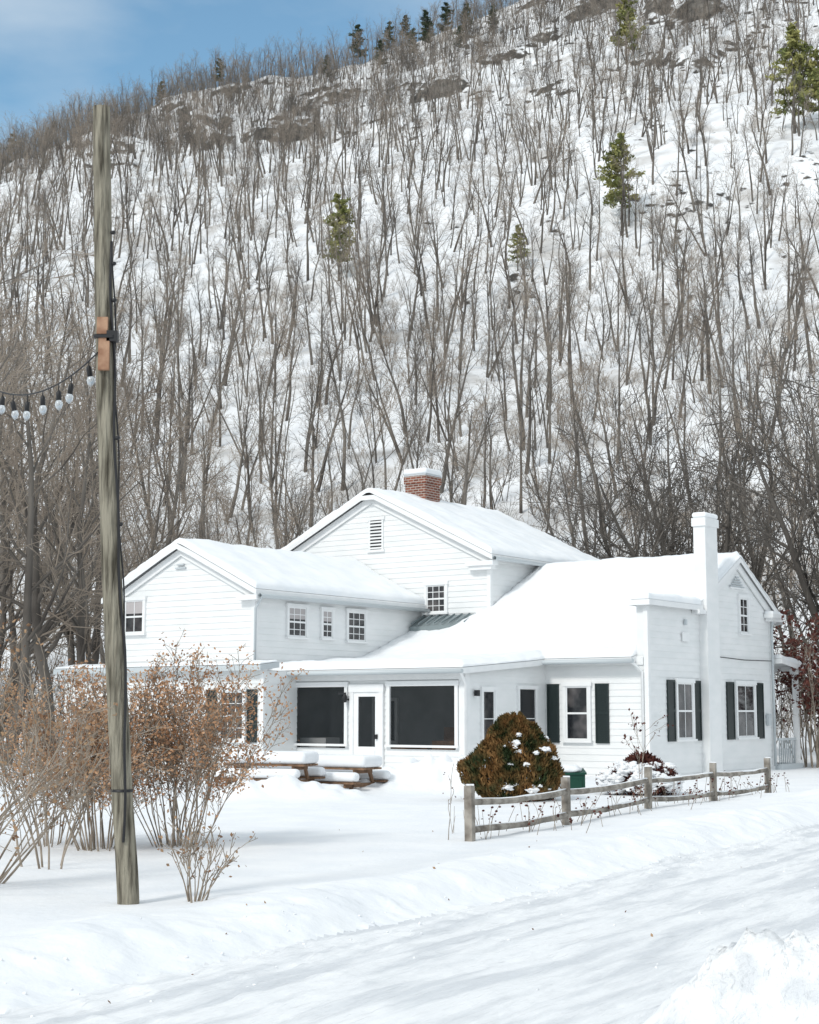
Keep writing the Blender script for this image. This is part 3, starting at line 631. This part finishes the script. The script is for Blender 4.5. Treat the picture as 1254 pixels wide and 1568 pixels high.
for i in range(220):
    al=r.uniform(-3,18); e=r.gauss(0,.35) if i%4 else r.uniform(.3,4); x=-2.56+.5*al+.866*e; y=10.1+.866*al-.5*e
    if y>9.5: s=r.uniform(.006,.018); m.blob((x,y,gz(x,y)+s*.2),s,'snow',seed=i,sub=1,squash=.7,amp=1)
m.obj('snow_chunks')

def evergreen(name,x,y,w,h,seed,nl,snow,leaf='arbor',ssz=1):
    r=R(seed); m=MB(); root=Vector((0,0,.05))
    for i in range(40):
        a=r.uniform(0,6.28); q=r.random(); p=Vector((math.cos(a)*w*.42*q,math.sin(a)*w*.42*q,h*(.95-.6*q**1.5)*r.uniform(.6,1))); m.tube([root,root.lerp(p,.5)+Vector((0,0,-.05)),p],[.03,.018,.006],4,'bark')
    def rad(z,a):
        f=z/h
        if f>=1: return 0
        base=(math.sin(min(1,(f+.2)/.5)*math.pi/2))*max(0,1-max(0,(f-.35)/.68)**1.5)**.8
        return w/2*base*(1+.38*noise.noise(Vector((math.cos(a)*2,math.sin(a)*2,z*2.2+seed))))
    for i in range(nl):
        z=h*r.random()**.85; a=r.uniform(0,6.28); q=rad(z,a)*(1-abs(r.gauss(0,.13))); c=Vector((math.cos(a)*q,math.sin(a)*q,z+.16*noise.noise(Vector((math.cos(a)*4,math.sin(a)*4,z*4)))))
        s=r.uniform(.03,.065); d=(Vector((math.cos(a)*.7,math.sin(a)*.7,1))+Vector((r.gauss(0,.4),r.gauss(0,.4),r.gauss(0,.3)))).normalized(); e=d.orthogonal(); e=Matrix.Rotation(r.uniform(0,6.28),3,d)@e.normalized()
        m.face([c-d*s,c+e*s*.35,c+d*s*1.2,c-e*s*.35],leaf)
    for i in range(snow):
        z=h*r.uniform(.12,.8); a=r.uniform(4.2,6.9) if ssz==1 else r.uniform(3.2,6.3); q=rad(z,a)*.95; m.blob((math.cos(a)*q,math.sin(a)*q,z),r.uniform(.03,.11)*w/1.9*ssz,'snow',seed=i,sub=3,squash=.55,amp=1.0)
    return m.obj(name,loc=(x,y,gz(x,y)))
evergreen('bronzed_evergreen_shrub',2.05,31,1.9,1.62,11,30000,30)
evergreen('snow_laden_shrub',4.85,33.2,1.6,.8,12,7000,110,leaf='red',ssz=1.6)
g_=empty('green_utility_box',(3.4,34.2,gz(3.4,34.2)-.05)); m=MB(); m.box((-.35,-.3,-.1),(.35,.3,.42),'greenbox'); m.prism([(-.38,-.33,.422),(.38,-.33,.422),(.38,.33,.5),(-.38,.33,.5)],(0,0,.04),'greenbox'); m.box((-.28,-.32,.1),(.28,-.3,.32),'greenbox'); m.obj('box_body',g_)
m=MB(); m.blob((0,0,.52),.34,'snow',squash=.3,sub=3); m.obj('box_snow',g_)
def table(x,y,rz,dz,name='picnic_table',wd='wood'):
    T_=empty(name,(x,y,gz(x,y)+dz),rz); m=MB()
    for i in range(5): m.box((-.9,-.37+i*.15,.7),(.9,-.24+i*.15,.74),wd)
    for s in (-1,1):
        for i in range(2): m.box((-.9,s*.62+(i-1)*.14,.42),(.9,s*.62+(i-1)*.14+.13,.46),wd)
    for xx in (-.65,.65):
        m.beam((xx,-.65,-.05),(xx,-.25,.7),.09,.04,wd,up=(1,0,0)); m.beam((xx,.65,-.05),(xx,.25,.7),.09,.04,wd,up=(1,0,0)); m.box((xx-.02,-.72,.34),(xx+.02,.72,.42),wd); m.box((xx-.022,-.36,.62),(xx+.022,.36,.7),wd)
    m.obj('table_frame',T_)
    for nm,b0,b1 in (('top_snow',(-.93,-.4,.742),(.93,.4,.99)),('bench_snow',(-.92,-.78,.462),(.92,-.5,.66)),('bench_snow_back',(-.92,.5,.462),(.92,.78,.66))):
        m=MB(); m.box(b0,b1,'snow'); o=m.obj(nm,T_); q=o.modifiers.new('b','BEVEL'); q.width=.09; q.segments=4
        for p in o.data.polygons: p.use_smooth=True
    return T_
table(-2.85,32.6,math.radians(-20),-.12)
table(-1.55,33.8,math.radians(-30),-.42)

# ------------------------------------------------------------------ world, light, camera
el=math.radians(40); sd=Vector((-.5,-.65,0)).normalized(); sdir=Vector((sd.x*math.cos(el),sd.y*math.cos(el),math.sin(el)))
w=bpy.data.worlds.new("World"); sc.world=w; w.use_nodes=True; nt=w.node_tree; bg=nt.nodes['Background']; lk=nt.links.new; nw=nt.nodes.new
sky=nw('ShaderNodeTexSky'); sky.sky_type='NISHITA'; sky.sun_disc=False; sky.sun_elevation=el; sky.sun_rotation=math.atan2(sd.x,sd.y)%(2*math.pi); sky.air_density=1.0; sky.dust_density=.4
tc=nw('ShaderNodeTexCoord'); nn=nw('ShaderNodeTexNoise'); nn.inputs['Scale'].default_value=3.2; nn.inputs['Detail'].default_value=8
mp=nw('ShaderNodeMapping'); mp.inputs['Scale'].default_value=(1,1,2.5); mp.inputs['Location'].default_value=(.3,.2,.1)
sx=nw('ShaderNodeSeparateXYZ'); lk(tc.outputs['Generated'],sx.inputs[0])
cov=nw('ShaderNodeMapRange'); cov.inputs['From Min'].default_value=.82; cov.inputs['From Max'].default_value=.45; cov.inputs['To Min'].default_value=-.1; cov.inputs['To Max'].default_value=.4; lk(sx.outputs[1],cov.inputs['Value'])
ad=nw('ShaderNodeMath'); lk(nn.outputs['Fac'],ad.inputs[0]); lk(cov.outputs[0],ad.inputs[1])
rp=nw('ShaderNodeValToRGB'); rp.color_ramp.elements[0].position=.3; rp.color_ramp.elements[1].position=.72; rp.color_ramp.elements[1].color=(.93,.93,.93,1)
tint=nw('ShaderNodeMix'); tint.data_type='RGBA'; tint.blend_type='MULTIPLY'; tint.inputs['Factor'].default_value=1; tint.inputs[7].default_value=(1.15,1.4,1.32,1); lk(sky.outputs[0],tint.inputs[6])
mx=nw('ShaderNodeMix'); mx.data_type='RGBA'; mx.inputs[7].default_value=(6.2,6.75,7.1,1)
lk(tc.outputs['Generated'],mp.inputs[0]); lk(mp.outputs[0],nn.inputs['Vector']); lk(ad.outputs[0],rp.inputs[0]); lk(rp.outputs[0],mx.inputs['Factor']); lk(tint.outputs[2],mx.inputs[6]); lk(mx.outputs[2],bg.inputs['Color'])
bg.inputs['Strength'].default_value=.13
sl=bpy.data.lights.new('sun','SUN'); sl.energy=1.85; sl.angle=math.radians(10); sl.color=(1,.96,.9); so=bpy.data.objects.new('sun',sl); so.rotation_euler=sdir.to_track_quat('Z','Y').to_euler(); sc.collection.objects.link(so)
cam=bpy.data.cameras.new('camera'); co=bpy.data.objects.new('camera',cam); sc.collection.objects.link(co); co.location=(0,0,1.7); co.rotation_euler=(math.radians(97.27),0,0)
cam.sensor_fit='VERTICAL'; cam.sensor_height=30; cam.lens=45.92; cam.clip_end=3000; cam.clip_start=.1; sc.camera=co
sc.view_settings.view_transform='Standard'; sc.view_settings.look='None'; sc.view_settings.exposure=0
